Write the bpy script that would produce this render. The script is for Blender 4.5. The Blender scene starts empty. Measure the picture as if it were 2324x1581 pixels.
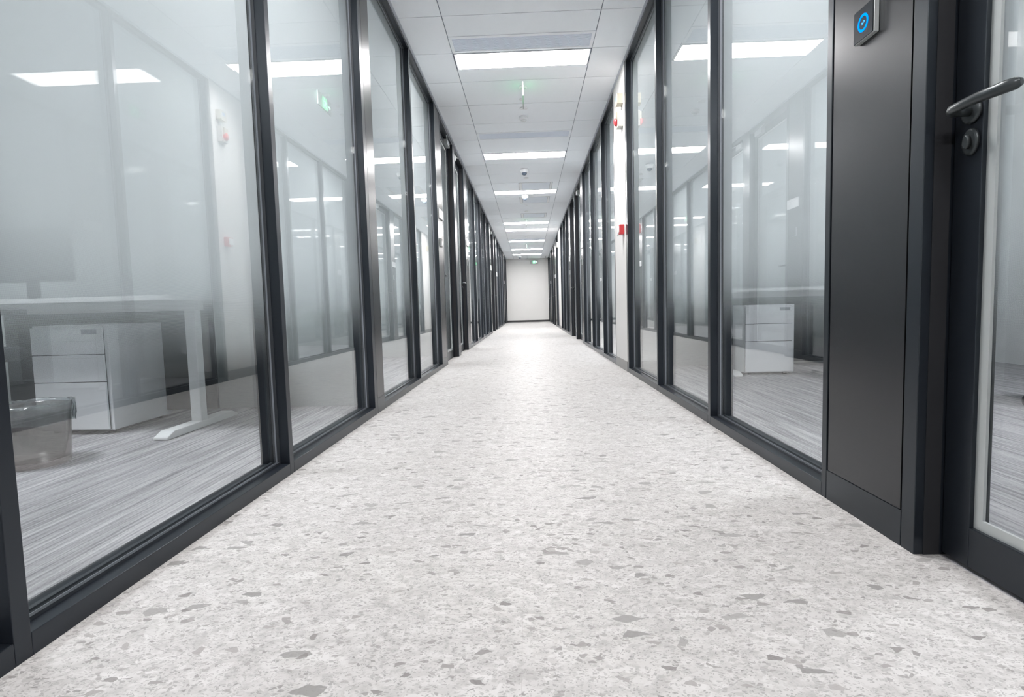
import bpy, bmesh, math, random
from mathutils import Vector, Matrix
random.seed(7)
sc = bpy.context.scene
COL = sc.collection

# ------------------------------------------------------------------ camera
FPX = 1235.0
cam_d = bpy.data.cameras.new('camera')
cam_d.sensor_fit = 'HORIZONTAL'
cam_d.sensor_width = 36.0
cam_d.lens = 36.0 * FPX / 2324.0
cam_d.clip_start = 0.02
cam = bpy.data.objects.new('camera', cam_d)
COL.objects.link(cam)
# columns: camera right, up, back expressed in world axes (corridor runs along +Y)
_rt = Vector((0.99919144, 0.0298643, -0.02691804))
_up = Vector((0.02465067, 0.0738536, 0.99696439))
_bk = Vector((0.03176164, -0.99682183, 0.07305771))
M3 = Matrix((_rt, _up, _bk)).transposed()
cam.matrix_world = Matrix.Translation((0, 0, 0.625)) @ M3.to_4x4()
sc.camera = cam

# ------------------------------------------------------------------ world, exposure
w = bpy.data.worlds.new('world'); sc.world = w; w.use_nodes = True
w.node_tree.nodes['Background'].inputs[0].default_value = (0.75, 0.85, 1.0, 1)
w.node_tree.nodes['Background'].inputs[1].default_value = 0.05
sc.view_settings.view_transform = 'Standard'
sc.view_settings.look = 'None'
sc.view_settings.gamma = 1.0
sc.view_settings.use_curve_mapping = False
sc.view_settings.exposure = 1.40
LAMP = 24.0          # luminance of the ceiling lamp diffusers
OFFICE_FILL = 29.0  # strength of the unseen lights added in the offices
cy = sc.cycles
cy.max_bounces = 14; cy.diffuse_bounces = 5; cy.glossy_bounces = 8
cy.transparent_max_bounces = 40; cy.transmission_bounces = 8
cy.caustics_reflective = False; cy.caustics_refractive = False
cy.sample_clamp_indirect = 8.0
cy.use_denoising = True

# ------------------------------------------------------------------ dimensions
H = 2.832            # ceiling height
XL, XR = 0.945, 0.925  # distance of the two glazed fronts from the camera axis
YB, YE = -3.0, 24.6
XO = 4.4             # outer walls of the offices
GD = 0.054           # glass set back
LAMPS = [-4.2+3.04, 1.845, 4.87, 7.925, 10.43, 14.20, 15.44, 17.99, 20.54, 22.42]

# ------------------------------------------------------------------ materials
def new_mat(name):
    m = bpy.data.materials.new(name); m.use_nodes = True
    nt = m.node_tree; nt.nodes.clear()
    return m, nt, nt.nodes, nt.links
def principled(name, col, rough=0.5, metal=0.0, spec=0.5, noise=0.0, nscale=20, coat=0.0, tint=(1, 1, 1)):
    m, nt, N, L = new_mat(name)
    o = N.new('ShaderNodeOutputMaterial'); b = N.new('ShaderNodeBsdfPrincipled')
    b.inputs['Base Color'].default_value = (*col, 1)
    b.inputs['Roughness'].default_value = rough
    b.inputs['Metallic'].default_value = metal
    b.inputs['Specular IOR Level'].default_value = spec
    b.inputs['Coat Weight'].default_value = coat
    b.inputs['Specular Tint'].default_value = (*tint, 1)
    if noise:
        tc = N.new('ShaderNodeTexCoord'); nz = N.new('ShaderNodeTexNoise')
        nz.inputs['Scale'].default_value = nscale; nz.inputs['Detail'].default_value = 4
        mx = N.new('ShaderNodeMix'); mx.data_type = 'RGBA'
        mx.inputs[6].default_value = (*[c*(1-noise) for c in col], 1)
        mx.inputs[7].default_value = (*[min(1, c*(1+noise)) for c in col], 1)
        L.new(tc.outputs['Object'], nz.inputs['Vector']); L.new(nz.outputs[0], mx.inputs[0])
        L.new(mx.outputs[2], b.inputs['Base Color'])
    L.new(b.outputs[0], o.inputs[0])
    return m
def emitter(name, col, s):
    m, nt, N, L = new_mat(name)
    o = N.new('ShaderNodeOutputMaterial'); e = N.new('ShaderNodeEmission')
    e.inputs[0].default_value = (*col, 1); e.inputs[1].default_value = s
    L.new(e.outputs[0], o.inputs[0]); return m

def math_node(N, op, a=None, b=None, c=None):
    n = N.new('ShaderNodeMath'); n.operation = op
    for i, v in enumerate((a, b, c)):
        if isinstance(v, (int, float)): n.inputs[i].default_value = v
    return n

def schlick(N, L, f0, gain=1.0):
    lw = N.new('ShaderNodeLayerWeight'); lw.inputs['Blend'].default_value = 0.5
    p = math_node(N, 'POWER', None, 5.0); L.new(lw.outputs['Facing'], p.inputs[0])
    ma = math_node(N, 'MULTIPLY_ADD', None, (1-f0)*gain, f0); L.new(p.outputs[0], ma.inputs[0])
    ma.use_clamp = True
    return ma

def glass_mat(name, film):
    m, nt, N, L = new_mat(name)
    o = N.new('ShaderNodeOutputMaterial')
    F = schlick(N, L, 0.05 if film else 0.10)
    gl = N.new('ShaderNodeBsdfGlossy'); gl.inputs['Roughness'].default_value = 0.0
    gl.inputs['Color'].default_value = (0.98, 0.99, 0.99, 1)
    tr = N.new('ShaderNodeBsdfTransparent'); tr.inputs[0].default_value = (0.935, 0.95, 0.95, 1)
    body = tr.outputs[0]
    if film:   # frosted film: solid above, fading into dots and then clear glass below
        geo = N.new('ShaderNodeNewGeometry'); sep = N.new('ShaderNodeSeparateXYZ')
        L.new(geo.outputs['Position'], sep.inputs[0])
        mr = N.new('ShaderNodeMapRange'); mr.interpolation_type = 'SMOOTHSTEP'
        mr.inputs['From Min'].default_value = 0.40; mr.inputs['From Max'].default_value = 0.92
        L.new(sep.outputs['Z'], mr.inputs['Value'])
        # dot screen, 2.6 mm pitch turned 45 degrees
        def wave(sgn):
            a = math_node(N, 'MULTIPLY_ADD', None, float(sgn))
            L.new(sep.outputs['Y'], a.inputs[0]); L.new(sep.outputs['Z'], a.inputs[2])
            s = math_node(N, 'MULTIPLY', None, 2*math.pi/0.0037); L.new(a.outputs[0], s.inputs[0])
            q = math_node(N, 'SINE'); L.new(s.outputs[0], q.inputs[0]); return q
        w1, w2 = wave(1), wave(-1)
        pr = math_node(N, 'MULTIPLY'); L.new(w1.outputs[0], pr.inputs[0]); L.new(w2.outputs[0], pr.inputs[1])
        # coverage = gradient + dots * window
        win = math_node(N, 'SUBTRACT', 1.0); L.new(mr.outputs[0], win.inputs[1])
        w3 = math_node(N, 'MULTIPLY'); L.new(win.outputs[0], w3.inputs[0]); L.new(mr.outputs[0], w3.inputs[1])
        w4 = math_node(N, 'MULTIPLY'); L.new(w3.outputs[0], w4.inputs[0]); L.new(pr.outputs[0], w4.inputs[1])
        cov = math_node(N, 'MULTIPLY_ADD', None, 0.9); L.new(w4.outputs[0], cov.inputs[0]); L.new(mr.outputs[0], cov.inputs[2])
        cov.use_clamp = True
        c2 = math_node(N, 'MULTIPLY', None, 0.97); L.new(cov.outputs[0], c2.inputs[0])
        df = N.new('ShaderNodeBsdfDiffuse'); df.inputs[0].default_value = (0.64, 0.69, 0.71, 1)
        tl = N.new('ShaderNodeBsdfTranslucent'); tl.inputs[0].default_value = (0.60, 0.645, 0.66, 1)
        mx0 = N.new('ShaderNodeMixShader'); mx0.inputs[0].default_value = 0.35
        L.new(df.outputs[0], mx0.inputs[1]); L.new(tl.outputs[0], mx0.inputs[2])
        mx1 = N.new('ShaderNodeMixShader')
        L.new(c2.outputs[0], mx1.inputs[0]); L.new(tr.outputs[0], mx1.inputs[1]); L.new(mx0.outputs[0], mx1.inputs[2])
        body = mx1.outputs[0]
    mx = N.new('ShaderNodeMixShader')
    L.new(F.outputs[0], mx.inputs[0]); L.new(body, mx.inputs[1]); L.new(gl.outputs[0], mx.inputs[2])
    L.new(mx.outputs[0], o.inputs[0])
    return m

def terrazzo():
    m, nt, N, L = new_mat('terrazzo floor')
    o = N.new('ShaderNodeOutputMaterial'); b = N.new('ShaderNodeBsdfPrincipled')
    tc = N.new('ShaderNodeTexCoord')
    # tiles 1.2 x 0.6 with a pattern of its own in each tile
    sep = N.new('ShaderNodeSeparateXYZ'); L.new(tc.outputs['Object'], sep.inputs[0])
    def distort(amount, scale):
        nz = N.new('ShaderNodeTexNoise'); nz.inputs['Scale'].default_value = scale; nz.inputs['Detail'].default_value = 3
        L.new(tc.outputs['Object'], nz.inputs['Vector'])
        sb = N.new('ShaderNodeVectorMath'); sb.operation = 'SUBTRACT'; sb.inputs[1].default_value = (.5, .5, .5)
        L.new(nz.outputs['Color'], sb.inputs[0])
        sc_ = N.new('ShaderNodeVectorMath'); sc_.operation = 'SCALE'; sc_.inputs['Scale'].default_value = amount
        L.new(sb.outputs[0], sc_.inputs[0])
        ad = N.new('ShaderNodeVectorMath'); ad.operation = 'ADD'
        L.new(tc.outputs['Object'], ad.inputs[0]); L.new(sc_.outputs[0], ad.inputs[1]); return ad.outputs[0]
    def chips(vec, scale, thr_keep, size, soft, rot, squash):
        """irregular stone chips: mask output, random value output"""
        mp = N.new('ShaderNodeMapping'); mp.inputs['Rotation'].default_value = (0, 0, rot)
        mp.inputs['Scale'].default_value = (1, squash, 1)
        L.new(vec, mp.inputs['Vector'])
        v = N.new('ShaderNodeTexVoronoi'); v.voronoi_dimensions = '2D'; v.feature = 'F1'
        v.inputs['Scale'].default_value = scale; L.new(mp.outputs[0], v.inputs['Vector'])
        e = N.new('ShaderNodeTexVoronoi'); e.voronoi_dimensions = '2D'; e.feature = 'DISTANCE_TO_EDGE'
        e.inputs['Scale'].default_value = scale; L.new(mp.outputs[0], e.inputs['Vector'])
        sp = N.new('ShaderNodeSeparateColor'); L.new(v.outputs['Color'], sp.inputs[0])
        keep = math_node(N, 'GREATER_THAN', None, thr_keep); L.new(sp.outputs[0], keep.inputs[0])
        thr = math_node(N, 'MULTIPLY_ADD', None, size*0.9, size*0.55); L.new(sp.outputs[1], thr.inputs[0])
        d = math_node(N, 'SUBTRACT'); L.new(e.outputs['Distance'], d.inputs[0]); L.new(thr.outputs[0], d.inputs[1])
        q = math_node(N, 'DIVIDE', None, soft); L.new(d.outputs[0], q.inputs[0]); q.use_clamp = True
        k = math_node(N, 'MULTIPLY'); L.new(q.outputs[0], k.inputs[0]); L.new(keep.outputs[0], k.inputs[1])
        return k.outputs[0], sp.outputs[2]
    base = N.new('ShaderNodeTexNoise'); base.inputs['Scale'].default_value = 22; base.inputs['Detail'].default_value = 9
    base.inputs['Roughness'].default_value = 0.75
    L.new(tc.outputs['Object'], base.inputs['Vector'])
    cr = N.new('ShaderNodeValToRGB')
    cr.color_ramp.elements[0].position = 0.33; cr.color_ramp.elements[0].color = (0.42, 0.41, 0.40, 1)
    cr.color_ramp.elements[1].position = 0.60; cr.color_ramp.elements[1].color = (0.62, 0.61, 0.60, 1)
    L.new(base.outputs[0], cr.inputs[0])
    col = cr.outputs[0]
    def layer(col, mask, rnd, c0, c1, op=1.0):
        cc = N.new('ShaderNodeMix'); cc.data_type = 'RGBA'
        cc.inputs[6].default_value = (*c0, 1); cc.inputs[7].default_value = (*c1, 1); L.new(rnd, cc.inputs[0])
        mx = N.new('ShaderNodeMix'); mx.data_type = 'RGBA'
        if op < 1:
            mm = math_node(N, 'MULTIPLY', None, op); L.new(mask, mm.inputs[0]); mask = mm.outputs[0]
        L.new(mask, mx.inputs[0]); L.new(col, mx.inputs[6]); L.new(cc.outputs[2], mx.inputs[7])
        return mx.outputs[2]
    d1 = distort(0.012, 45); d2 = distort(0.02, 25)
    for (vec, s, keep, size, soft, rot, sq, c0, c1, op) in [
        (d2, 13, 0.70, 0.10, 0.05, 0.4, 1.7, (.66, .65, .64), (.56, .55, .54), .8),   # large pale chips
        (d1, 30, 0.66, 0.10, 0.05, 1.9, 1.6, (.68, .67, .66), (.50, .49, .48), .75),
        (d1, 60, 0.62, 0.12, 0.06, 0.9, 1.5, (.40, .39, .38), (.67, .66, .65), .6),
        (d1, 120, 0.66, 0.12, 0.08, 2.3, 1.6, (.28, .27, .265), (.52, .51, .50), .65),   # grit
        (d1, 220, 0.74, 0.12, 0.10, .3, 1.4, (.24, .235, .23), (.44, .43, .42), .65),
        (d2, 22, 0.968, 0.08, 0.03, 2.6, 1.9, (.24, .235, .23), (.38, .37, .36), .85),  # dark chips
        (d1, 42, 0.955, 0.08, 0.03, 1.1, 1.7, (.22, .21, .205), (.40, .38, .37), .85),
        (d1, 85, 0.92, 0.10, 0.05, 2.0, 1.6, (.24, .23, .225), (.42, .40, .39), .75)]:
        mk, rn = chips(vec, s, keep, size, soft, rot, sq)
        col = layer(col, mk, rn, c0, c1, op)
    # tile joints
    def joint(axis_out, period, off, w_):
        a = math_node(N, 'ADD', None, -off + 50*period); L.new(axis_out, a.inputs[0])
        mo = math_node(N, 'MODULO', None, period); L.new(a.outputs[0], mo.inputs[0])
        lt = math_node(N, 'LESS_THAN', None, w_); L.new(mo.outputs[0], lt.inputs[0]); return lt.outputs[0]
    j = joint(sep.outputs['Y'], 1.2, 1.073, 0.0016); j2 = joint(sep.outputs['X'], 0.6, -0.027, 0.0008)
    jm = math_node(N, 'MAXIMUM'); L.new(j, jm.inputs[0]); L.new(j2, jm.inputs[1])
    dk = N.new('ShaderNodeMix'); dk.data_type = 'RGBA'; dk.blend_type = 'MULTIPLY'; dk.inputs[0].default_value = 1
    dk.inputs[7].default_value = (0.90, 0.90, 0.90, 1); L.new(col, dk.inputs[6]); col = dk.outputs[2]
    jm2 = math_node(N, 'MULTIPLY', None, 0.4); L.new(jm.outputs[0], jm2.inputs[0])
    mx = N.new('ShaderNodeMix'); mx.data_type = 'RGBA'; mx.inputs[7].default_value = (.33, .31, .30, 1)
    L.new(jm2.outputs[0], mx.inputs[0]); L.new(col, mx.inputs[6])
    L.new(mx.outputs[2], b.inputs['Base Color'])
    b.inputs['Roughness'].default_value = 0.45
    b.inputs['Specular IOR Level'].default_value = 0.05
    L.new(b.outputs[0], o.inputs[0])
    return m

def carpet_mat():
    m, nt, N, L = new_mat('striped carpet')
    o = N.new('ShaderNodeOutputMaterial'); b = N.new('ShaderNodeBsdfPrincipled')
    tc = N.new('ShaderNodeTexCoord')
    def nz(scale, det, rough=.6):
        mp = N.new('ShaderNodeMapping'); mp.inputs['Scale'].default_value = scale
        L.new(tc.outputs['Object'], mp.inputs['Vector'])
        n = N.new('ShaderNodeTexNoise'); n.inputs['Scale'].default_value = 1; n.inputs['Detail'].default_value = det
        n.inputs['Roughness'].default_value = rough
        L.new(mp.outputs[0], n.inputs['Vector']); return n.outputs[0]
    a = nz((90, 2.2, 1), 5); c = nz((260, 60, 1), 3); e = nz((22, .9, 1), 3)
    s1 = math_node(N, 'MULTIPLY_ADD', None, 0.55); L.new(a, s1.inputs[0])
    s0 = math_node(N, 'MULTIPLY', None, 0.2); L.new(c, s0.inputs[0]); L.new(s0.outputs[0], s1.inputs[2])
    s2 = math_node(N, 'MULTIPLY_ADD', None, 0.3); L.new(e, s2.inputs[0]); L.new(s1.outputs[0], s2.inputs[2])
    cr = N.new('ShaderNodeValToRGB')
    cr.color_ramp.elements[0].position = 0.42; cr.color_ramp.elements[0].color = (0.20, 0.20, 0.212, 1)
    cr.color_ramp.elements[1].position = 0.64; cr.color_ramp.elements[1].color = (0.56, 0.55, 0.57, 1)
    L.new(s2.outputs[0], cr.inputs[0]); L.new(cr.outputs[0], b.inputs['Base Color'])
    b.inputs['Roughness'].default_value = 0.95; b.inputs['Specular IOR Level'].default_value = 0.1
    L.new(b.outputs[0], o.inputs[0]); return m

def bin_mat():
    m, nt, N, L = new_mat('smoky clear plastic')
    o = N.new('ShaderNodeOutputMaterial')
    F = schlick(N, L, 0.06)
    gl = N.new('ShaderNodeBsdfGlossy'); gl.inputs['Roughness'].default_value = 0.12
    tr = N.new('ShaderNodeBsdfTransparent'); tr.inputs[0].default_value = (0.88, 0.85, 0.84, 1)
    df = N.new('ShaderNodeBsdfDiffuse'); df.inputs[0].default_value = (0.30, 0.27, 0.26, 1)
    a = N.new('ShaderNodeMixShader'); a.inputs[0].default_value = 0.10
    L.new(tr.outputs[0], a.inputs[1]); L.new(df.outputs[0], a.inputs[2])
    mx = N.new('ShaderNodeMixShader')
    L.new(F.outputs[0], mx.inputs[0]); L.new(a.outputs[0], mx.inputs[1]); L.new(gl.outputs[0], mx.inputs[2])
    L.new(mx.outputs[0], o.inputs[0]); return m
def bag_mat():
    m, nt, N, L = new_mat('thin clear bag film')
    o = N.new('ShaderNodeOutputMaterial')
    F = schlick(N, L, 0.10)
    gl = N.new('ShaderNodeBsdfGlossy'); gl.inputs['Roughness'].default_value = 0.15
    tr = N.new('ShaderNodeBsdfTransparent'); tr.inputs[0].default_value = (0.86, 0.9, 0.9, 1)
    df = N.new('ShaderNodeBsdfDiffuse'); df.inputs[0].default_value = (0.75, 0.8, 0.82, 1)
    tc = N.new('ShaderNodeTexCoord'); nz = N.new('ShaderNodeTexNoise'); nz.inputs['Scale'].default_value = 30
    nz.inputs['Distortion'].default_value = 1.5
    L.new(tc.outputs['Object'], nz.inputs['Vector'])
    mr = N.new('ShaderNodeMapRange'); mr.inputs['From Min'].default_value = .45; mr.inputs['From Max'].default_value = .75
    mr.inputs['To Min'].default_value = .06; mr.inputs['To Max'].default_value = .22
    L.new(nz.outputs[0], mr.inputs[0])
    a = N.new('ShaderNodeMixShader'); L.new(mr.outputs[0], a.inputs[0])
    L.new(tr.outputs[0], a.inputs[1]); L.new(df.outputs[0], a.inputs[2])
    mx = N.new('ShaderNodeMixShader')
    L.new(F.outputs[0], mx.inputs[0]); L.new(a.outputs[0], mx.inputs[1]); L.new(gl.outputs[0], mx.inputs[2])
    L.new(mx.outputs[0], o.inputs[0]); return m

M = dict(
    frame=principled('charcoal powder coat', (0.0085, 0.0108, 0.015), 0.30, 0.0, 0.55, 0.06, 6, tint=(0.82, 0.91, 1.0)),
    panel=principled('charcoal panel', (0.010, 0.0105, 0.012), 0.27, 0.0, 0.64, 0.06, 3, tint=(0.92, 0.95, 1.0)),
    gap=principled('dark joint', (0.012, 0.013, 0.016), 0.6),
    gasket=principled('grey gasket', (0.22, 0.24, 0.27), 0.35),
    bead=principled('dark glazing bead', (0.030, 0.035, 0.042), 0.4),
    silver=principled('satin aluminium', (0.50, 0.53, 0.53), 0.35, 0.3),
    glass=glass_mat('clear glass', False), film=glass_mat('glass with frosted film', True),
    floor=terrazzo(), carpet=carpet_mat(),
    wall=principled('white wall paint', (0.79, 0.785, 0.77), 0.6, 0, .3, 0.015, 3),
    plaster=principled('toned-down column paint', (0.66, 0.655, 0.645), 0.65, 0, .2, 0.01, 3),  # white wall paint darkened to offset the lamp light on the columns
    crosswall=principled('grey cross wall paint', (0.36, 0.39, 0.39), 0.6, 0, .3),
    officewall=principled('office wall paint', (0.82, 0.83, 0.84), 0.7, 0, .2),
    tile=principled('ceiling tile', (0.94, 0.96, 1.0), 0.55, 0, .3, 0.01, 40),
    joint=principled('ceiling joint shadow', (0.20, 0.22, 0.28), 0.7),
    grid=principled('ceiling edge trim', (0.55, 0.58, 0.64), 0.5),
    lamp=emitter('lamp diffuser', (1.0, 0.965, 0.955), LAMP),
    ofill=emitter('office fill panel', (0.97, 0.97, 1.0), OFFICE_FILL),
    white=principled('white plastic', (0.82, 0.83, 0.84), 0.4),
    cream=principled('cream plastic', (0.46, 0.43, 0.35), 0.5),
    sounder=principled('off-white plastic', (0.48, 0.475, 0.45), 0.5),
    red=principled('red plastic', (0.62, 0.05, 0.06), 0.35),
    blue=principled('blue label', (0.10, 0.30, 0.60), 0.5),
    base=principled('grey skirting', (0.22, 0.215, 0.21), 0.4),
    darkbase=principled('dark skirting', (0.05, 0.05, 0.052), 0.4),
    dome=principled('smoked dome', (0.10, 0.13, 0.17), 0.12),
    vent=principled('vent slat paint', (0.84, 0.88, 0.96), 0.5),
    ventb=principled('vent backing', (0.80, 0.85, 0.92), 0.7),
    hatch=principled('hatch panel', (0.78, 0.82, 0.88), 0.6),
    handle=principled('gunmetal handle', (0.05, 0.058, 0.062), 0.34, 0.5),
    steel=principled('bright steel', (0.70, 0.71, 0.72), 0.2, 0.9),
    black=principled('black glass', (0.012, 0.016, 0.022), 0.15),
    bluelight=emitter('blue ring light', (0.0, 0.19, 1.0), 1.0),
    bluebright=emitter('pale blue glyph', (0.08, 0.42, 1.0), 0.9),
    green=emitter('green exit light', (0.14, 0.8, 0.32), 0.9),
    palegreen=emitter('pale green exit light', (0.5, 1.0, 0.66), 1.7),
    exitbody=principled('grey exit sign body', (0.36, 0.38, 0.37), 0.35),
    acrylic=emitter('lit acrylic edge', (0.75, 1.0, 0.92), 1.3),
    desk=principled('white desk laminate', (0.78, 0.80, 0.80), 0.45),
    cab=principled('white painted steel', (0.88, 0.90, 0.92), 0.4),
    fabric=principled('dark chair mesh', (0.025, 0.03, 0.038), 0.8, 0, .3, .2, 200),
    plastic=principled('dark chair plastic', (0.03, 0.033, 0.04), 0.45),
    screen=principled('under-desk shade screen', (0.022, 0.027, 0.032), 0.9),
    bin=bin_mat(), bag=bag_mat(),
    ink=principled('grey print', (0.30, 0.32, 0.34), 0.6),
)

# ------------------------------------------------------------------ mesh helpers
class MB:
    def __init__(s): s.bm = bmesh.new(); s.mats = []; s.mi = 0
    def use(s, mat):
        if mat not in s.mats: s.mats.append(mat)
        s.mi = s.mats.index(mat); return s
    def box(s, x0, x1, y0, y1, z0, z1):
        x0, x1 = sorted((x0, x1)); y0, y1 = sorted((y0, y1)); z0, z1 = sorted((z0, z1))
        v = [s.bm.verts.new(p) for p in ((x0,y0,z0),(x1,y0,z0),(x1,y1,z0),(x0,y1,z0),(x0,y0,z1),(x1,y0,z1),(x1,y1,z1),(x0,y1,z1))]
        out = []
        for q in ((0,3,2,1),(4,5,6,7),(0,1,5,4),(1,2,6,5),(2,3,7,6),(3,0,4,7)):
            f = s.bm.faces.new([v[i] for i in q]); f.material_index = s.mi; out.append(f)
        return out
    def rings(s, rings, close=True, smooth=True, caps=True):
        R_ = [[s.bm.verts.new(p) for p in r] for r in rings]
        n = len(R_[0])
        for a, b in zip(R_, R_[1:]):
            for i in range(n if close else n-1):
                f = s.bm.faces.new((a[i], a[(i+1) % n], b[(i+1) % n], b[i])); f.material_index = s.mi; f.smooth = smooth
        if caps:
            for r in (R_[0][::-1], R_[-1]):
                f = s.bm.faces.new(r); f.material_index = s.mi
        return s
    def lathe(s, cx, cy_, prof, n=32, sx=1, sy=1, caps=True):
        return s.rings([[(cx + r*sx*math.cos(2*math.pi*i/n), cy_ + r*sy*math.sin(2*math.pi*i/n), z) for i in range(n)] for r, z in prof], caps=caps)
    def tube(s, pts, rad, n=12, flat=1.0):
        pts = [Vector(p) for p in pts]
        if not isinstance(rad, (list, tuple)): rad = [rad]*len(pts)
        rings = []; up = Vector((0, 0, 1))
        for i, p in enumerate(pts):
            t = (pts[min(i+1, len(pts)-1)] - pts[max(i-1, 0)]).normalized()
            u = up if abs(t.dot(up)) < .95 else Vector((1, 0, 0))
            a = t.cross(u).normalized(); b = a.cross(t).normalized()
            rings.append([p + rad[i]*(math.cos(2*math.pi*k/n)*a*flat + math.sin(2*math.pi*k/n)*b) for k in range(n)])
        return s.rings(rings)
    def prism(s, poly, fn, d0, d1):
        """poly of (a,b); fn(a,b,d)->point"""
        A = [s.bm.verts.new(fn(a, b, d0)) for a, b in poly]; B = [s.bm.verts.new(fn(a, b, d1)) for a, b in poly]
        n = len(A)
        fs = [s.bm.faces.new(A), s.bm.faces.new(B[::-1])] + [s.bm.faces.new((A[i], B[i], B[(i+1) % n], A[(i+1) % n])) for i in range(n)]
        for f in fs: f.material_index = s.mi
        return s
    def build(s, name, mat=None, parent=None, bevel=0.0, origin=None):
        if mat is not None and not s.mats: s.mats = [mat]
        bmesh.ops.recalc_face_normals(s.bm, faces=s.bm.faces)
        o3 = Vector(origin) if origin is not None else (parent.location.copy() if parent is not None and parent.get('_root') else Vector((0, 0, 0)))
        if parent is not None: o3 = world_loc(parent)
        bmesh.ops.translate(s.bm, verts=s.bm.verts, vec=-o3)
        me = bpy.data.meshes.new(name); s.bm.to_mesh(me); s.bm.free()
        for m in s.mats: me.materials.append(m)
        ob = bpy.data.objects.new(name, me); COL.objects.link(ob)
        if parent is not None: ob.parent = parent
        else: ob.location = o3
        if bevel:
            bv = ob.modifiers.new('bevel', 'BEVEL'); bv.width = bevel; bv.segments = 2; bv.limit_method = 'ANGLE'
        return ob
def world_loc(o):
    v = o.location.copy()
    while o.parent is not None:
        o = o.parent; v += o.location
    return v
def tag(o, label, cat=None, group=None, kind=None):
    o['label'] = label
    if cat: o['category'] = cat
    if group: o['group'] = group
    if kind: o['kind'] = kind
    return o
def thing(name, loc, label, cat, group=None, kind=None):
    o = bpy.data.objects.new(name, None); COL.objects.link(o); o.location = loc
    o.empty_display_size = 0.1
    return tag(o, label, cat, group, kind)
def B(*a):
    m = MB(); m.box(*a); return m
def dup_tree(o, loc, label):
    c = o.copy(); COL.objects.link(c); c.location = loc; c['label'] = label
    for ch in list(o.children):
        d = ch.copy(); COL.objects.link(d); d.parent = c
        for g in list(ch.children):
            e = g.copy(); COL.objects.link(e); e.parent = d
    return c

# ------------------------------------------------------------------ floors, outer walls
o = B(-XL-0.06, XR+0.06, YB, YE, -0.10, 0.0).build('floor', M['floor']); tag(o, 'pale grey terrazzo tile floor of the corridor', 'floor', kind='structure')
o = B(-XO, -XL-0.061, YB, YE, -0.10, -0.002).build('floor', M['carpet']); tag(o, 'grey striped office carpet behind the left glass partition', 'carpet', kind='structure')
o = B(XR+0.061, XO, YB, YE, -0.10, -0.002).build('floor', M['carpet']); tag(o, 'grey striped office carpet behind the right glass partition', 'carpet', kind='structure')
o = B(-XL, XR, YE, YE+0.12, 0, H).build('wall_back', M['wall']); tag(o, 'plain white wall closing the far end of the corridor', 'wall', kind='structure')
o = B(-XL, XR, YE-0.012, YE, 0, 0.085).build('baseboard_back', M['darkbase']); tag(o, 'thin dark baseboard along the far end wall', 'baseboard', kind='structure')
o = B(-XO, XO, YB-0.12, YB, 0, H).build('wall_front', M['wall']); tag(o, 'white wall behind the camera', 'wall', kind='structure')
o = B(-XO-0.12, -XO, YB, YE, 0, H).build('wall_left', M['officewall']); tag(o, 'outer wall of the left offices', 'wall', kind='structure')
o = B(XO, XO+0.12, YB, YE, 0, H).build('wall_right', M['officewall']); tag(o, 'outer wall of the right offices', 'wall', kind='structure')
for side, ys in ((-1, (3.62, 7.44, 15.55, 20.9)), (1, (5.555, 10.62, 16.0, 20.72))):
    b0 = (XL if side < 0 else XR) + 0.135
    for k, y in enumerate(ys):
        o = B(side*b0, side*XO, y, y+0.1, 0, H).build('wall_%s_office' % ('left' if side < 0 else 'right'), M['crosswall'])
        tag(o, '%s cross wall between two %s offices, %s' % (['grey', 'plain grey', 'mid grey', 'smooth grey'][k], 'left' if side < 0 else 'right',
            ['nearest the camera', 'second from the camera', 'third from the camera', 'farthest from the camera'][k]), 'wall', kind='structure')

# ------------------------------------------------------------------ ceiling
LINES = [-2.96, -2.35, -1.74, -1.18, -0.61, 0.0, 0.60, 1.22, 1.82, 2.43, 3.04, 3.645, 4.253, 4.853, 5.455, 6.065, 6.668, 7.292, 7.90, 8.53, 9.16,
         9.79, 10.41, 11.04, 11.67, 12.30, 12.92, 13.55, 14.18, 14.80, 15.42, 16.06, 16.70, 17.33, 17.97, 18.60,
         19.24, 19.87, 20.51, 21.14, 21.77, 22.40, 23.03]
JX = 0.60
g = 0.0034
mb = MB(); mb.use(M['joint']); mb.box(-XO, XO, YB, YE, H+0.012, H+0.10)
mb.use(M['tile'])
VENTS = [(4.565, 4.85), (7.005, 7.29), (17.55, 17.87)]
HATCH = [(9.80, 10.40), (11.06, 11.70), (12.95, 13.54)]
def tiles(x0, x1, y0, y1):
    mb.box(x0+g, x1-g, y0+g, y1-g, H, H+0.010)
def free_spans(y0, y1, blocks):
    out = []; a = y0
    for b0, b1 in sorted(blocks):
        if b1 <= a or b0 >= y1: continue
        if b0 > a + 0.01: out.append((a, b0))
        a = max(a, b1)
    if a < y1 - 0.01: out.append((a, y1))
    return out
lamp_blocks = [(y-0.012, y+0.305) for y in LAMPS]
for y0, y1 in zip(LINES, LINES[1:]):
    tiles(-XL-0.0, -JX, y0, y1); tiles(JX, XR, y0, y1)
    for a, b in free_spans(y0, y1, lamp_blocks + VENTS):
        hb = [h for h in HATCH if h[0] < (a+b)/2 < h[1]]
        if hb:
            tiles(-JX, -0.115, a, b); tiles(0.485, JX, a, b)
        else: tiles(-JX, JX, a, b)
for x0, x1 in ((-XL, -JX), (-JX, 0.0), (0.0, JX), (JX, XR)):     # last row turned the other way
    tiles(x0, x1, 23.03, YE)
mb.box(-XO, -XL-0.12, YB, YE, H, H+0.011); mb.box(XR+0.12, XO, YB, YE, H, H+0.011)
mb.use(M['grid'])
o = mb.build('ceiling'); tag(o, 'suspended ceiling of pale blue-white tiles over the corridor', 'ceiling', kind='structure')
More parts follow.
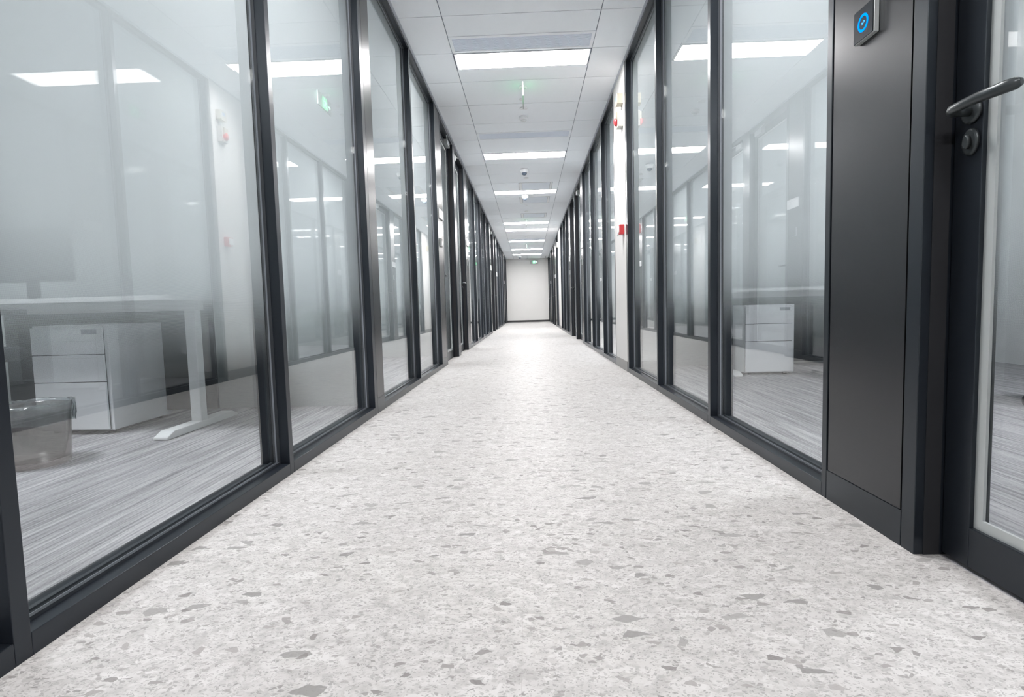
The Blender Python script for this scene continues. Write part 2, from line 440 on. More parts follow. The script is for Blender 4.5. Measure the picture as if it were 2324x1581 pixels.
for s, X in ((-1, XL), (1, XR)):
    mb = MB()
    for a, b in ([(YB, YE)] if s < 0 else [(YB, YE)]):
        mb.box(s*(X-0.018), s*(X+0.0), a, b, H-0.006, H-0.0004)
    o = mb.build('trim_%d' % (1 if s < 0 else 2), M['grid'])
    tag(o, 'thin metal edge angle where the ceiling meets the %s partition' % ('left' if s < 0 else 'right'), 'trim', kind='structure')

# lamps
ORD = ['nearest', 'second', 'third', 'fourth', 'fifth', 'sixth', 'seventh', 'farthest']
def make_lamp():
    t = thing('ceiling_lamp', (0, 0, H), '', 'lamp', 'recessed panel lamps along the corridor ceiling')
    mb = MB()
    mb.box(-.592, .592, .0, .008, H-.003, H+.035); mb.box(-.592, .592, .288, .296, H-.003, H+.035)
    mb.box(-.592, -.582, .008, .288, H-.003, H+.035); mb.box(.582, .592, .008, .288, H-.003, H+.035)
    for ob in (mb.build('lamp_frame', M['white'], t), B(-.578, .578, .010, .286, H-.005, H+.004).build('diffuser', M['lamp'], t)): pass
    return t
lamp0 = make_lamp()
for i, y in enumerate(LAMPS):
    k = i - 2
    lab = ('rectangular lit ceiling lamp, %s along the corridor' % ('the nearest in view' if k == 0 else 'the farthest, close to the end wall' if k == 7 else ORD[k] + ' from the camera')) if k >= 0 else ('rectangular lit ceiling lamp %s' % ('above the camera' if k == -1 else 'behind the camera'))
    if i == 0: lamp0.location.y = y; lamp0['label'] = lab
    else: dup_tree(lamp0, (0, y, H), lab)

# unseen lights added in the offices to brighten film and carpet
ol = thing('office_fill_light', (0, 0, H), '', 'lamp', 'unseen lights added behind the glass')
B(-.3, .3, -.3, .3, H-.006, H-.001).build('lamp_frame', M['white'], ol); B(-.28, .28, -.28, .28, H-.009, H-.0065).build('diffuser', M['ofill'], ol)
first = True
for s in (-1, 1):
    for k, y in enumerate((1.9, 6.4 if s > 0 else 5.6, 9.6, 13.2, 18.2, 22.6)):
        lab = 'unseen square light added behind the %s partition, %s room along' % ('left' if s < 0 else 'right', ['first', 'second', 'third', 'fourth', 'fifth', 'sixth'][k])
        if first: ol.location = (s*2.7, y, H); ol['label'] = lab; first = False
        else: dup_tree(ol, (s*2.7, y, H), lab)

# air vents
def make_vent(y0, y1, label, fine=True):
    t = thing('air_vent', (0, y0, H), label, 'vent', 'linear air vents in the corridor ceiling')
    mb = MB(); d = 0.035
    mb.box(-.598, .598, y0+.003, y0+d, H-.002, H+.01); mb.box(-.598, .598, y1-d*.8, y1-.003, H-.002, H+.01)
    mb.box(-.598, -.572, y0+d, y1-d*.8, H-.002, H+.01); mb.box(.572, .598, y0+d, y1-d*.8, H-.002, H+.01)
    mb.build('vent_frame', M['tile'], t)
    B(-.572, .572, y0+d, y1-d*.8, H+.006, H+.011).build('vent_backing', M['ventb'], t)
    mb = MB(); a = y0+d+.004; n = 14; st = (y1-d*.8-a-.004)/n
    for i in range(n):
        mb.box(-.572, .572, a+i*st, a+i*st+st*.55, H, H+.006)
    mb.build('slats', M['vent'], t)
for (a, b), lab in zip(VENTS, ('long slatted air vent directly before the nearest ceiling lamp', 'long slatted air vent just before the second ceiling lamp', 'long narrow air vent just before the sixth ceiling lamp')):
    make_vent(a, b, lab)
for (a, b), lab in zip(HATCH, ('grey access hatch just before the third ceiling lamp', 'grey access hatch beyond the third ceiling lamp', 'grey access hatch before the two close-set lamps')):
    t = thing('ceiling_hatch', (0.18, a, H), lab, 'hatch', 'access hatches in the corridor ceiling')
    B(-.055, .44, a+.03, b-.03, H+.001, H+.009).build('hatch_panel', M['hatch'], t)
    mb = MB(); mb.box(-.112, -.06, a+.004, b-.004, H-.002, H+.01); mb.box(.445, .482, a+.004, b-.004, H-.002, H+.01)
    mb.box(-.06, .445, a+.004, a+.025, H-.001, H+.01); mb.box(-.06, .445, b-.025, b-.004, H-.001, H+.01)
    mb.build('hatch_frame', M['white'], t)

# ------------------------------------------------------------------ glazed partitions
wn = [0]; dn = [0]; tn = [2]
def SX(s): return XL if s < 0 else XR
def profile_posts(mb, s, y0, y1, z0=0.0, z1=H-0.001):
    X = SX(s); mb.box(s*X, s*(X+0.115), y0, y1, z0, z1)
def bay(s, y0, y1, near=0.0, far=0.036, label=''):
    """glazing between y0 and y1; near post before y0, far post after y1"""
    X = SX(s); wn[0] += 1
    t = thing('window_%d' % wn[0], (s*X, y0, 0), label, 'glass partition', kind='structure')
    zb, zt = 0.045, H-0.028
    B(s*X, s*(X+0.115), y0, y1, 0, zb).build('bottom_rail', M['frame'], t, bevel=.0015)
    B(s*X, s*(X+0.115), y0, y1, zt, H-.001).build('top_rail', M['frame'], t, bevel=.0015)
    if far:
        m = MB(); profile_posts(m, s, y1, y1+far); m.build('post', M['frame'], t, bevel=.0015)
    if near:
        m = MB(); profile_posts(m, s, y0-near, y0); m.build('post', M['frame'], t, bevel=.0015)
    # dark bead around the glass, then a light gasket line in front of it
    m = MB()
    for d0, d1 in ((.037, .0475), (.0645, .075)):
        w_ = .008
        m.box(s*(X+d0), s*(X+d1), y0, y1, zb, zb+w_); m.box(s*(X+d0), s*(X+d1), y0, y1, zt-w_, zt)
        m.box(s*(X+d0), s*(X+d1), y0, y0+w_*.6, zb+w_, zt-w_); m.box(s*(X+d0), s*(X+d1), y1-w_*.6, y1, zb+w_, zt-w_)
    bd = m.build('glazing_bead', M['bead'], t)
    m = MB(); w_ = .0055; d0, d1 = .0475, .0535
    m.box(s*(X+d0), s*(X+d1), y0, y1, zb, zb+w_); m.box(s*(X+d0), s*(X+d1), y0, y1, zt-w_, zt)
    m.box(s*(X+d0), s*(X+d1), y0, y0+w_, zb+w_, zt-w_); m.box(s*(X+d0), s*(X+d1), y1-w_, y1, zb+w_, zt-w_)
    m.build('gasket', M['gasket'], bd)
    m = MB(); m.use(M['glass']); m.use(M['film']); m.use(M['glass'])
    fs = m.box(s*(X+GD), s*(X+GD+.010), y0+.002, y1-.002, zb+.002, zt-.002)
    inner = max if s > 0 else min
    f = inner(fs, key=lambda f: f.calc_center_median().x); f.material_index = 1
    m.build('glass_pane', None, t)
    return t
def cover(s, y0, y1, label, joint_near=False):
    X = SX(s); tn[0] += 1
    t = thing('trim_%d' % tn[0], (s*X, y0, 0), label, 'panel', kind='structure')
    B(s*X, s*(X+.115), y0, y1, 0, .092).build('plinth', M['frame'], t, bevel=.001)
    B(s*(X+.0008), s*(X+.115), y0+.004, y1-.006, .094, H-.001).build('cover_panel', M['panel'], t)
    B(s*(X+.008), s*(X+.114), y0, y1, .092, H-.002).build('shadow_gap', M['gap'], t)
    return t
def lever(s, yk, yd, t, z=1.03):
    """lever handle: neck at yk, bar pointing towards yd"""
    X = SX(s)+.065; sg = 1 if yd > yk else -1
    def P(d, dy, z_): return (s*(X-d), yk+sg*dy, z_)
    h = MB()
    pts = [P(0, 0, z), P(.03, 0, z), P(.050, .004, z), P(.058, .018, z), P(.060, .05, z), P(.060, .085, z), P(.056, .11, z), P(.046, .135, z+.002), P(.038, .150, z+.003), P(.034, .158, z+.003)]
    rad = [.010, .010, .0105, .0105, .0105, .011, .0115, .0125, .012, .007]
    h.tube(pts, rad, 14)
    h.build('door_handle', M['handle'], t)
    h = MB()
    h.rings([[P(0, r*math.cos(a*math.pi/12), z+r*math.sin(a*math.pi/12)) for a in range(24)] if False else [(s*(X-d), yk+r*math.cos(a*math.pi/12), z+r*math.sin(a*math.pi/12)) for a in range(24)] for d, r in ((0, .026), (.006, .026), (.009, .022))])
    h.build('rosette', M['handle'], t)
    h = MB()
    zk = z-.065
    h.rings([[(s*(X-d), yk+r*.75*math.cos(a*math.pi/12), zk+r*math.sin(a*math.pi/12)) for a in range(24)] for d, r in ((0, .029), (.006, .029), (.008, .024))])
    h.rings([[(s*(X-d), yk+r*.55*math.cos(a*math.pi/12), zk+r*math.sin(a*math.pi/12)) for a in range(24)] for d, r in ((.008, .015), (.016, .015), (.017, .012))])
    h.build('keyhole_plate', M['handle'], t)
def door(s, y0, y1, jn, jf, handle_far, label, closer=True, bead=False):
    """opening y0..y1, near jamb width jn, far jamb width jf"""
    X = SX(s); dn[0] += 1
    t = thing('door_%d' % dn[0], (s*X, y0, 0), label, 'door', kind='structure')
    for a, b in ((y0-jn, y0), (y1, y1+jf)):
        if b-a > .005:
            m = MB(); m.box(s*X, s*(X+.125), a, b, 0, H-.001); m.build('jamb', M['frame'], t, bevel=.0015)
            m = MB(); q = a+.003 if a >= y1 else b-.003
            m.box(s*(X+.022), s*(X+.060), a-.0015 if a >= y1 else b, a if a >= y1 else b+.0015, 0, H-.05)
            m.build('door_seal', M['gap'], t)
    B(s*X, s*(X+.125), y0, y1, H-.05, H-.001).build('head_rail', M['frame'], t, bevel=.0015)
    lf = thing('door_leaf', (0, 0, 0), 'recessed glazed leaf', None); del lf['label']; lf.parent = t
    xl = X+.065; a, b = y0+.004, y1-.004; st = .078; zt = H-.055
    m = MB()
    m.box(s*xl, s*(xl+.045), a, a+st, .008, zt); m.box(s*xl, s*(xl+.045), b-st, b, .008, zt)
    m.box(s*xl, s*(xl+.045), a+st, b-st, .008, .10); m.box(s*xl, s*(xl+.045), a+st, b-st, zt-.08, zt)
    m.build('leaf_frame', M['frame'], lf, bevel=.0015)
    m = MB(); bw = .024
    d0, d1 = .010, .0165
    m.box(s*(xl+d0), s*(xl+d1), a+st, b-st, .10, .10+bw); m.box(s*(xl+d0), s*(xl+d1), a+st, b-st, zt-.08-bw, zt-.08)
    m.box(s*(xl+d0), s*(xl+d1), a+st, a+st+bw, .10+bw, zt-.08-bw); m.box(s*(xl+d0), s*(xl+d1), b-st-bw, b-st, .10+bw, zt-.08-bw)
    m.build('glazing_bead', M['silver'], lf)
    m = MB(); m.use(M['glass']); m.use(M['film']); m.use(M['glass'])
    fs = m.box(s*(xl+.018), s*(xl+.028), a+st+.001, b-st-.001, .101, zt-.081)
    inner = max if s > 0 else min
    f = inner(fs, key=lambda f: f.calc_center_median().x); f.material_index = 1
    m.build('glass_pane', None, lf)
    yk = (b-.050) if handle_far else (a+.050)
    lever(s, yk, yk - .15 if handle_far else yk + .15, lf)
    if closer:
        m = MB(); yc = a+.10 if handle_far else b-.10; sg = 1 if handle_far else -1
        m.box(s*(xl-.045), s*xl, yc, yc+sg*.20, zt-.068, zt-.008)
        m.tube([(s*(xl-.03), yc+sg*.1, zt+.0), (s*(xl-.05), yc+sg*.3, zt+.004)], .006, 8)
        m.build('door_closer', M['silver'], lf)
    return t

# device builders
def plate(s, y0, y1, z0, z1, label):
    X = SX(s); t = thing('sign_plate', (s*X, y0, z0), label, 'sign', 'white room sign plates beside the office doors')
    B(s*(X-.012), s*(X+.0005), y0, y1, z0, z1).build('plate', M['white'], t, bevel=.002)
    m = MB(); yc = (y0+y1)/2; w_ = y1-y0; h_ = z1-z0
    for zz, ww in ((.72, .55), (.56, .35), (.42, .5)):
        m.box(s*(X-.0126), s*(X-.012), yc-w_*ww/2, yc+w_*ww/2, z0+h_*zz, z0+h_*zz+.0025)
    m.build('print', M['ink'], t)
def reader(s, y0, y1, z0, z1, label, lit=False, name='card_reader'):
    X = SX(s); t = thing(name, (s*X, y0, z0), label, 'card reader', 'card readers beside the office doors')
    B(s*(X-.013), s*(X+.0005), y0, y1, z0, z1).build('housing', M['silver'], t, bevel=.0015)
    fc = B(s*(X-.0155), s*(X-.013), y0+.0015, y1-.0015, z0+.002, z1-.0015).build('face_panel', M['black'], t)
    if lit:
        yc, zc = (y0+y1)/2, (z0+z1)/2
        m = MB(); r0, r1 = .0165, .0225; n = 48
        def P(a, r, d): return (s*(X-d), yc+r*math.cos(a), zc+r*math.sin(a))
        m.rings([[P(2*math.pi*i/n, r, d) for i in range(n)] for r, d in ((r0, .0156), (r1, .0156), (r1, .0163), (r0, .0163), (r0, .0156))], caps=False, smooth=False)
        m.build('light_ring', M['bluelight'], fc)
        m = MB()
        def gl(pts, r): m.tube([(s*(X-.0160), yc - s*0 + a, zc+b) for a, b in pts], r, 8)
        gl([(-.0005+.0035*math.cos(q*.5)-.003, .0018+.0018*math.sin(q*.5)) for q in range(1, 9)], .0006)
        gl([(-.003-.003*math.cos(q*.5), -.0016+.0018*math.sin(q*.5)) for q in range(1, 9)], .0006)
        gl([(.004+.0022*math.cos(q*.45), -.001+.0022*math.sin(q*.45)) for q in range(0, 9)], .0006)
        gl([(.0065, -.0035), (.002, -.0035)], .0006)
        m.build('glyph', M['bluebright'], fc)
    return t

# ---- left side
LB = 'clear-bottomed frosted glass bay in the left partition, '
bay(-1, -1.2, .915, 0.036, .035, LB + 'beside the camera')
bay(-1, .95, 2.06, 0, .035, LB + 'nearest whole bay, with the desk behind it')
bay(-1, 2.095, 3.25, 0, .058, LB + 'second whole bay from the camera')
o = cover(-1, 3.309, 3.475, 'narrow charcoal cover strip between the second and third left glass bays')
bay(-1, 3.475, 4.66, 0, .037, LB + 'third, just past the cover strip')
bay(-1, 4.697, 5.872, 0, .028, LB + 'fourth, before the first left door panel')
cover(-1, 5.90, 6.215, 'charcoal panel with sign and reader before the nearest left door')
door(-1, 6.27, 7.28, .052, .11, False, 'nearest glazed door in the left partition')
door(-1, 7.50, 8.46, .11, .04, True, 'second glazed door in the left partition')
cover(-1, 8.50, 8.84, 'charcoal panel with a sign plate just past the second left door')
bay(-1, 8.87, 10.06, .03, .038, LB + 'first after the near pair of doors')
bay(-1, 10.098, 11.35, 0, .038, LB + 'second after the near pair of doors')
bay(-1, 11.388, 12.67, 0, .038, LB + 'third after the near pair of doors')
bay(-1, 12.708, 13.95, 0, .028, LB + 'fourth, ending at the second pair of doors')
cover(-1, 13.978, 14.31, 'charcoal panel before the third left door')
door(-1, 14.36, 15.45, .05, .10, False, 'third glazed door in the left partition')
door(-1, 15.65, 16.55, .10, .04, True, 'fourth glazed door in the left partition')
cover(-1, 16.59, 16.95, 'charcoal panel past the fourth left door')
bay(-1, 16.98, 18.2, .03, .038, LB + 'first after the second pair of doors')
bay(-1, 18.238, 19.7, 0, .038, LB + 'second after the second pair of doors')
bay(-1, 19.738, 21.36, 0, .03, LB + 'last before the farthest doors')
cover(-1, 21.39, 21.90, 'charcoal panel before the fifth left door')
door(-1, 21.95, 23.15, .05, .10, False, 'fifth glazed door in the left partition')
door(-1, 23.35, 24.40, .10, .04, True, 'farthest glazed door in the left partition')
B_ = B(-XL, -XL-.115, 24.44, YE, 0, H-.001).build('trim_90', M['panel']); tag(B_, 'charcoal end strip where the left partition meets the end wall', 'panel', kind='structure')
# ---- right side
RB = 'clear-bottomed frosted glass bay in the right partition, '
bay(1, -1.2, .20, .036, .0, RB + 'beside the camera')
door(1, .26, 1.318, .06, .046, True, 'large glazed door with gunmetal lever handle at the right edge', closer=False)
cover(1, 1.366, 1.708, 'wide charcoal panel with the lit card reader beside the right door')
bay(1, 1.738, 2.805, .027, .038, RB + 'nearest, with the white cabinet behind it')
bay(1, 2.843, 3.932, 0, .038, RB + 'second from the camera')
bay(1, 3.97, 5.08, 0, .062, RB + 'third, ending at the white column')
bay(1, 5.83, 6.76, .028, .04, RB + 'first past the near white column')
bay(1, 6.80, 7.93, 0, .04, RB + 'second past the near white column')
bay(1, 7.97, 9.07, 0, .03, RB + 'third past the near white column')
cover(1, 9.10, 9.40, 'charcoal panel before the near pair of right doors')
door(1, 9.45, 10.55, .05, .085, False, 'first of the near pair of glazed right doors')
door(1, 10.72, 11.74, .085, .04, True, 'second of the near pair of glazed right doors')
cover(1, 11.78, 12.10, 'charcoal panel past the near pair of right doors')
bay(1, 12.13, 13.08, .03, .04, RB + 'first past the near pair of right doors')
bay(1, 13.12, 14.13, 0, .04, RB + 'second past the near pair of right doors')
bay(1, 14.17, 15.2, 0, .06, RB + 'third, ending at the far white column')
bay(1, 16.43, 17.6, .03, .04, RB + 'first past the far white column')
cover(1, 17.64, 18.40, 'charcoal panel before the far pair of right doors')
door(1, 18.45, 19.50, .05, .09, False, 'first of the far pair of glazed right doors')
door(1, 19.68, 20.65, .09, .04, True, 'second of the far pair of glazed right doors')
bay(1, 20.72, 21.5, .03, .03, RB + 'last before the farthest right doors')
cover(1, 21.53, 21.95, 'charcoal panel before the farthest right doors')
door(1, 22.0, 23.15, .05, .10, False, 'first of the two farthest glazed right doors')
door(1, 23.35, 24.40, .10, .04, True, 'farthest glazed door in the right partition')
B_ = B(XR, XR+.115, 24.44, YE, 0, H-.001).build('trim_91', M['panel']); tag(B_, 'charcoal end strip where the right partition meets the end wall', 'panel', kind='structure')
# white columns
for y0, y1, lab in ((5.158, 5.79, 'near'), (15.30, 16.38, 'far')):
    tn[0] += 1
    t = thing('wall_right_column', (XR, y0, 0), 'white plastered column face in the right partition, the %s one' % lab, 'column', kind='structure')
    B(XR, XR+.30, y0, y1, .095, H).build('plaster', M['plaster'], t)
    B(XR-.002, XR+.30, y0, y1, 0, .095).build('baseboard', M['base'], t)
    B(XR+.002, XR+.12, y1, y1+.012, 0, H).build('edge_strip', M['gap'], t)
    B(XR+.006, XR+.12, y0-.016, y0, 0, H).build('edge_strip', M['gap'], t)

# behind-camera solid stretches
for s in (-1, 1):
    X = SX(s)
    o = B(s*X, s*(X+.12), YB, -1.236, 0, H).build('wall_left_entry' if s < 0 else 'wall_right_entry', M['wall'])
    tag(o, 'white wall behind the camera on the %s' % ('left' if s < 0 else 'right'), 'wall', kind='structure')

# signs and readers
plate(-1, 5.97, 6.22, 1.63, 1.73, 'white sign plate above the reader before the nearest left door')
reader(-1, 6.01, 6.10, 1.325, 1.415, 'small dark card reader below the sign before the nearest left door')
plate(-1, 8.59, 8.82, 1.63, 1.73, 'white sign plate just past the second left door')
reader(-1, 8.62, 8.71, 1.32, 1.41, 'small card reader past the second left door')
plate(-1, 14.02, 14.28, 1.62, 1.75, 'white sign plate before the third left door')
plate(-1, 16.66, 16.90, 1.62, 1.74, 'white sign plate past the fourth left door')
plate(-1, 21.6, 21.85, 1.62, 1.74, 'white sign plate before the farthest left doors')
reader(1, 1.494, 1.579, 1.316, 1.401, 'square black card reader with glowing blue ring on the near right panel', True)
plate(1, 9.12, 9.36, 1.60, 1.72, 'white sign plate before the near pair of right doors')
reader(1, 9.2, 9.29, 1.33, 1.42, 'card reader below the sign before the near pair of right doors')
plate(1, 11.82, 12.06, 1.60, 1.71, 'white sign plate past the near pair of right doors')
reader(1, 11.86, 11.95, 1.33, 1.42, 'card reader past the near pair of right doors')
plate(1, 18.1, 18.34, 1.60, 1.71, 'white sign plate before the far pair of right doors')
plate(1, 21.65, 21.9, 1.57, 1.68, 'white sign plate before the farthest right doors')

# fire devices on the near white column
t = thing('alarm_module', (XR, 5.24, 2.5), 'cream box with blue label high on the near white column', 'alarm')
B(XR-.055, XR+.001, 5.225, 5.325, 2.495, 2.585).build('housing', M['cream'], t, bevel=.003)
B(XR-.057, XR-.055, 5.255, 5.30, 2.535, 2.565).build('blue_label', M['blue'], t)
B(XR-.058, XR-.055, 5.232, 5.32, 2.488, 2.53).build('cover_lip', M['cream'], t)
t = thing('strobe_alarm', (XR, 5.25, 2.3), 'white alarm sounder with a red lens below the cream box', 'alarm')
B(XR-.05, XR+.001, 5.235, 5.335, 2.29, 2.435).build('housing', M['sounder'], t, bevel=.004)
B(XR-.066, XR-.05, 5.25, 5.32, 2.36, 2.425).build('raised_cover', M['cream'], t, bevel=.003)
m = MB(); m.rings([[(XR-.05-d, 5.285+r*math.cos(a*math.pi/12), 2.345+1.1*r*math.sin(a*math.pi/12)) for a in range(24)] for d, r in ((0, .034), (.012, .034), (.024, .026), (.03, .012))])
m.build('red_lens', M['red'], t)
t = thing('call_point', (XR, 5.25, 1.3), 'red manual fire call point at chest height on the near white column', 'alarm')
B(XR-.045, XR+.001, 5.235, 5.325, 1.300, 1.390).build('housing', M['red'], t, bevel=.006)
B(XR-.052, XR-.045, 5.245, 5.315, 1.318, 1.378).build('press_plate', M['white'], t, bevel=.002)
m = MB(); m.tube([(XR-.056, 5.26+.04*k/6, 1.30+.012*math.cos(k)) for k in range(7)], .004, 8); m.build('key_cover', M['silver'], t)
t = tag(B(XR-.06, XR+.001, 15.9, 16.0, 2.36, 2.50).build('alarm_module', M['cream'], bevel=.003, origin=(XR, 15.9, 2.36)), 'cream alarm box high on the far white column', 'alarm')

# ------------------------------------------------------------------ ceiling devices
def disc(name, x, y, prof, mat, label, cat, group=None, parent=None):
    m = MB(); m.lathe(x, y, [(r, H-z) for r, z in prof], 28)
    o = m.build(name, mat, parent, origin=(x, y, H))
    if parent is None: tag(o, label, cat, group)
    return o
def smoke(x, y, r, label):
    t = thing('smoke_detector', (x, y, H), label, 'smoke detector', 'smoke detectors on the corridor ceiling')
    disc('base', x, y, [(r, 0), (r, .012), (r*.95, .016)], M['white'], '', '', parent=t)
    disc('sensor_head', x, y, [(r*.9, .016), (r*.86, .034), (r*.6, .042)], M['white'], '', '', parent=t)
    disc('vent_ring', x, y, [(r*.55, .042), (r*.55, .047)], M['ink'], '', '', parent=t)
    disc('cap', x, y, [(r*.6, .047), (r*.5, .053), (r*.2, .056)], M['white'], '', '', parent=t)
smoke(0.0, 6.47, .054, 'round white smoke detector right behind the nearest hanging exit sign')
smoke(.0, 17.0, .055, 'small round smoke detector beyond the two close-set lamps')
def cam_dome(x, y, r, label):
    t = thing('dome_camera', (x, y, H), label, 'camera', 'dome cameras on the corridor ceiling')
    disc('camera_base', x, y, [(r, 0), (r*1.0, .02), (r*.86, .052), (r*.7, .06)], M['white'], '', '', parent=t)
    disc('dome', x, y, [(r*.64, .058), (r*.6, .075), (r*.42, .093), (r*.12, .10)], M['dome'], '', '', parent=t)
cam_dome(-.01, 8.85, .066, 'dome camera just beyond the second ceiling lamp')
cam_dome(-.01, 10.86, .066, 'dome camera just beyond the third ceiling lamp')
cam_dome(-.30, 23.3, .075, 'dome camera near the end wall, left of the exit sign')
for (x, y, r, lab) in ((-.02, 5.94, .022, 'tiny round ceiling sensor above the near exit sign'), (.006, 6.20, .047, 'flush round speaker behind the near exit sign'),
        (.017, 9.45, .046, 'flat round speaker between the second and third lamps'),
        (.015, 11.9, .03, 'small faint disc past the second dome camera'), (.014, 12.62, .045, 'flat round speaker before the third access hatch')):
    disc('ceiling_speaker', x, y, [(r, 0), (r, .004), (r*.85, .009)], M['white'], lab, 'speaker', 'flat round discs on the corridor ceiling')
t = thing('sprinkler', (.80, 23.7, H), 'small sprinkler head at the end wall, right of the exit sign', 'sprinkler')
disc('escutcheon', .80, 23.7, [(.035, 0), (.03, .008)], M['white'], '', '', parent=t)
m = MB(); m.tube([(.80, 23.7, H), (.80, 23.7, H-.05)], .008, 8); m.lathe(.80, 23.7, [(.018, H-.05), (.018, H-.054)], 12)
m.build('nozzle', M['ink'], t)

# exit signs
def running_man(m, fn, d0, d1, sc_=1.0):
    """stroke figure in a 0..1 square; fn(a,b,d)"""
    def stroke(p, q, w_):
        dx, dy = q[0]-p[0], q[1]-p[1]; l = math.hypot(dx, dy); nx, ny = -dy/l*w_/2, dx/l*w_/2
        m.prism([(p[0]+nx, p[1]+ny), (q[0]+nx, q[1]+ny), (q[0]-nx, q[1]-ny), (p[0]-nx, p[1]-ny)], fn, d0, d1)
    m.prism([(.60+.09*math.cos(k*math.pi/5), .87+.09*math.sin(k*math.pi/5)) for k in range(10)], fn, d0, d1)
    stroke((.55, .76), (.44, .42), .16)
    stroke((.55, .74), (.76, .60), .075); stroke((.76, .60), (.90, .68), .075)
    stroke((.52, .72), (.30, .66), .075); stroke((.30, .66), (.20, .50), .075)
    stroke((.47, .44), (.68, .30), .10); stroke((.68, .30), (.66, .06), .09)
    stroke((.42, .42), (.34, .20), .10); stroke((.34, .20), (.10, .14), .09)
def hanging_exit(y0, label):
    L_, zt, zb = .36, 2.795, 2.665; th = .006
    t = thing('exit_sign', (0, y0, H), label, 'exit sign', 'exit signs hanging edge-on from the corridor ceiling')
    B(-th, th, y0, y0+L_, zb, zt).build('sign_body', M['exitbody'], t)
    B(-th*.8, th*.8, y0-.003, y0, zb+.002, zt-.002).build('lit_edge', M['acrylic'], t)
    m = MB()
    for s in (-1, 1):
        # green square with the running figure cut by paler strokes, and an arrow
        m.use(M['green'])
        m.box(s*th, s*(th+.0008), y0+.115, y0+.245, zb+.008, zt-.008)
        fn = lambda a, b, d, s=s: (s*d, y0+.12+(a if s > 0 else 1-a)*.12, zb+.012+b*.106)
        m.use(M['palegreen']); running_man(m, fn, th+.0008, th+.0014)
        zc = (zb+zt)/2
        m.box(s*th, s*(th+.0008), y0+.26, y0+.31, zc-.006, zc+.006)
        m.prism([(y0+.305, zc-.02), (y0+.335, zc), (y0+.305, zc+.02)], lambda a, b, d, s=s: (s*d, a, b), th, th+.0008)
    m.build('pictogram', None, t)
    m = MB(); m.lathe(0, y0+L_/2+.04, [(.042, H), (.042, H-.012), (.03, H-.02)], 24); m.tube([(0, y0+L_/2+.04, H-.018), (0, y0+L_/2+.04, zt-.004)], .006, 10)
    m.build('ceiling_mount', M['white'], t)
hanging_exit(5.40, 'lit exit sign hanging edge-on, nearest, between the first and second lamps')
hanging_exit(13.60, 'lit exit sign hanging edge-on in front of the two close-set lamps')
hanging_exit(18.72, 'lit exit sign hanging edge-on, farthest, before the seventh lamp')
t = thing('exit_sign', (.13, 24.55, 2.6), 'green lit exit sign with running figure and arrow facing the camera at the end wall', 'exit sign')
ex0, ex1, ez0, ez1, ey = .13, .487, 2.60, 2.735, 24.5
B(ex0, ex1, ey, ey+.02, ez0, ez1).build('sign_body', M['exitbody'], t)
m = MB(); m.use(M['green']); m.box(.245, .365, ey-.002, ey, ez0+.006, ez1-.004)
m.use(M['palegreen']); running_man(m, lambda a, b, d: (.245+.06*0+a*.12, ey-d, ez0+.01+b*.118), .002, .004)
zc = (ez0+ez1)/2; m.box(.365, .43, ey-.002, ey, zc-.009, zc+.009)
m.prism([(.42, zc-.028), (.462, zc), (.42, zc+.028)], lambda a, b, d: (a, ey-d, b), 0, .002)
m.build('pictogram', None, t)
m = MB()
for x in (.2, .42): m.tube([(x, ey+.01, ez1), (x, ey+.01, H)], .004, 8)
m.box(.17, .45, ey+.02, YE, ez0+.04, ez1-.03)
m.build('bracket', M['white'], t)

# ------------------------------------------------------------------ office furniture
def pedestal(x0, y0, label):
    w_, d_, h_ = .42, .50, .60
    t = thing('drawer_pedestal', (x0, y0, 0), label, 'cabinet', 'white drawer pedestals under the desks')
    B(x0, x0+w_, y0+.018, y0+d_, .02, h_).build('body', M['cab'], t, bevel=.003)
    B(x0+.006, x0+w_-.02, y0+.012, y0+.0178, .026, .588).build('drawer_seam_shade', M['gap'], t)  # dark sheet that paints shade into the seams between drawers
    for k, (a, b) in enumerate(((.440, .588), (.290, .436), (.028, .286))):
        dr = B(x0+.004, x0+w_-.018, y0, y0+.0115, a, b).build('drawer', M['cab'], t, bevel=.002)
        if k == 0:
            B(x0+w_-.13, x0+w_-.045, y0-.002, y0, b-.04, b-.014).build('handle', M['ink'], dr)
    for x in (x0+.05, x0+w_-.05):
        for y in (y0+.07, y0+d_-.05):
            m = MB(); m.lathe(x, y, [(.018, 0), (.018, .02)], 12); m.build('castor', M['plastic'], t)
pedestal(-2.705, 2.865, 'white three-drawer pedestal behind the near left glass, beside the bin')
pedestal(1.845, 4.70, 'white three-drawer pedestal behind the nearest right glass bay')
def desk(xa, xb, yf, yb, legx, label, sgn):
    t = thing('desk', (xa, yf, 0), label, 'desk', 'white office desks with T-foot legs')
    B(xa, xb, yf, yb, .715, .74).build('desktop', M['desk'], t, bevel=.002)
    for k, lx in enumerate(legx):
        lg = B(lx-.03, lx+.03, (yf+yb)/2-.03, (yf+yb)/2+.03, .03, .70).build('leg', M['desk'], t, bevel=.004)
        m = MB(); m.prism([(yf, 0), (yf, .014), (yf+.06, .038), (yb-.06, .038), (yb, .014), (yb, 0)], lambda a, b, d: (d, a, b), lx-.038, lx+.038)
        m.build('foot', M['desk'], lg, bevel=.004)
    B(xa+.05, xb-.05, (yf+yb)/2-.025, (yf+yb)/2+.025, .665, .715).build('crossbar', M['desk'], t)
    B(min(legx)+.06, max(legx)-.06, yb-.05, yb-.03, .05, .70).build('modesty_shade_panel', M['screen'], t)  # near black and almost floor-deep, stands in for the shade under the desk
    return t
desk(-3.45, -1.80, 2.69, 3.37, (-1.90, -3.35), 'white office desk with T-foot legs behind the near left glass', -1)
desk(1.66, 3.25, 4.62, 5.32, (1.76, 3.15), 'white office desk behind the nearest right glass bay', 1)
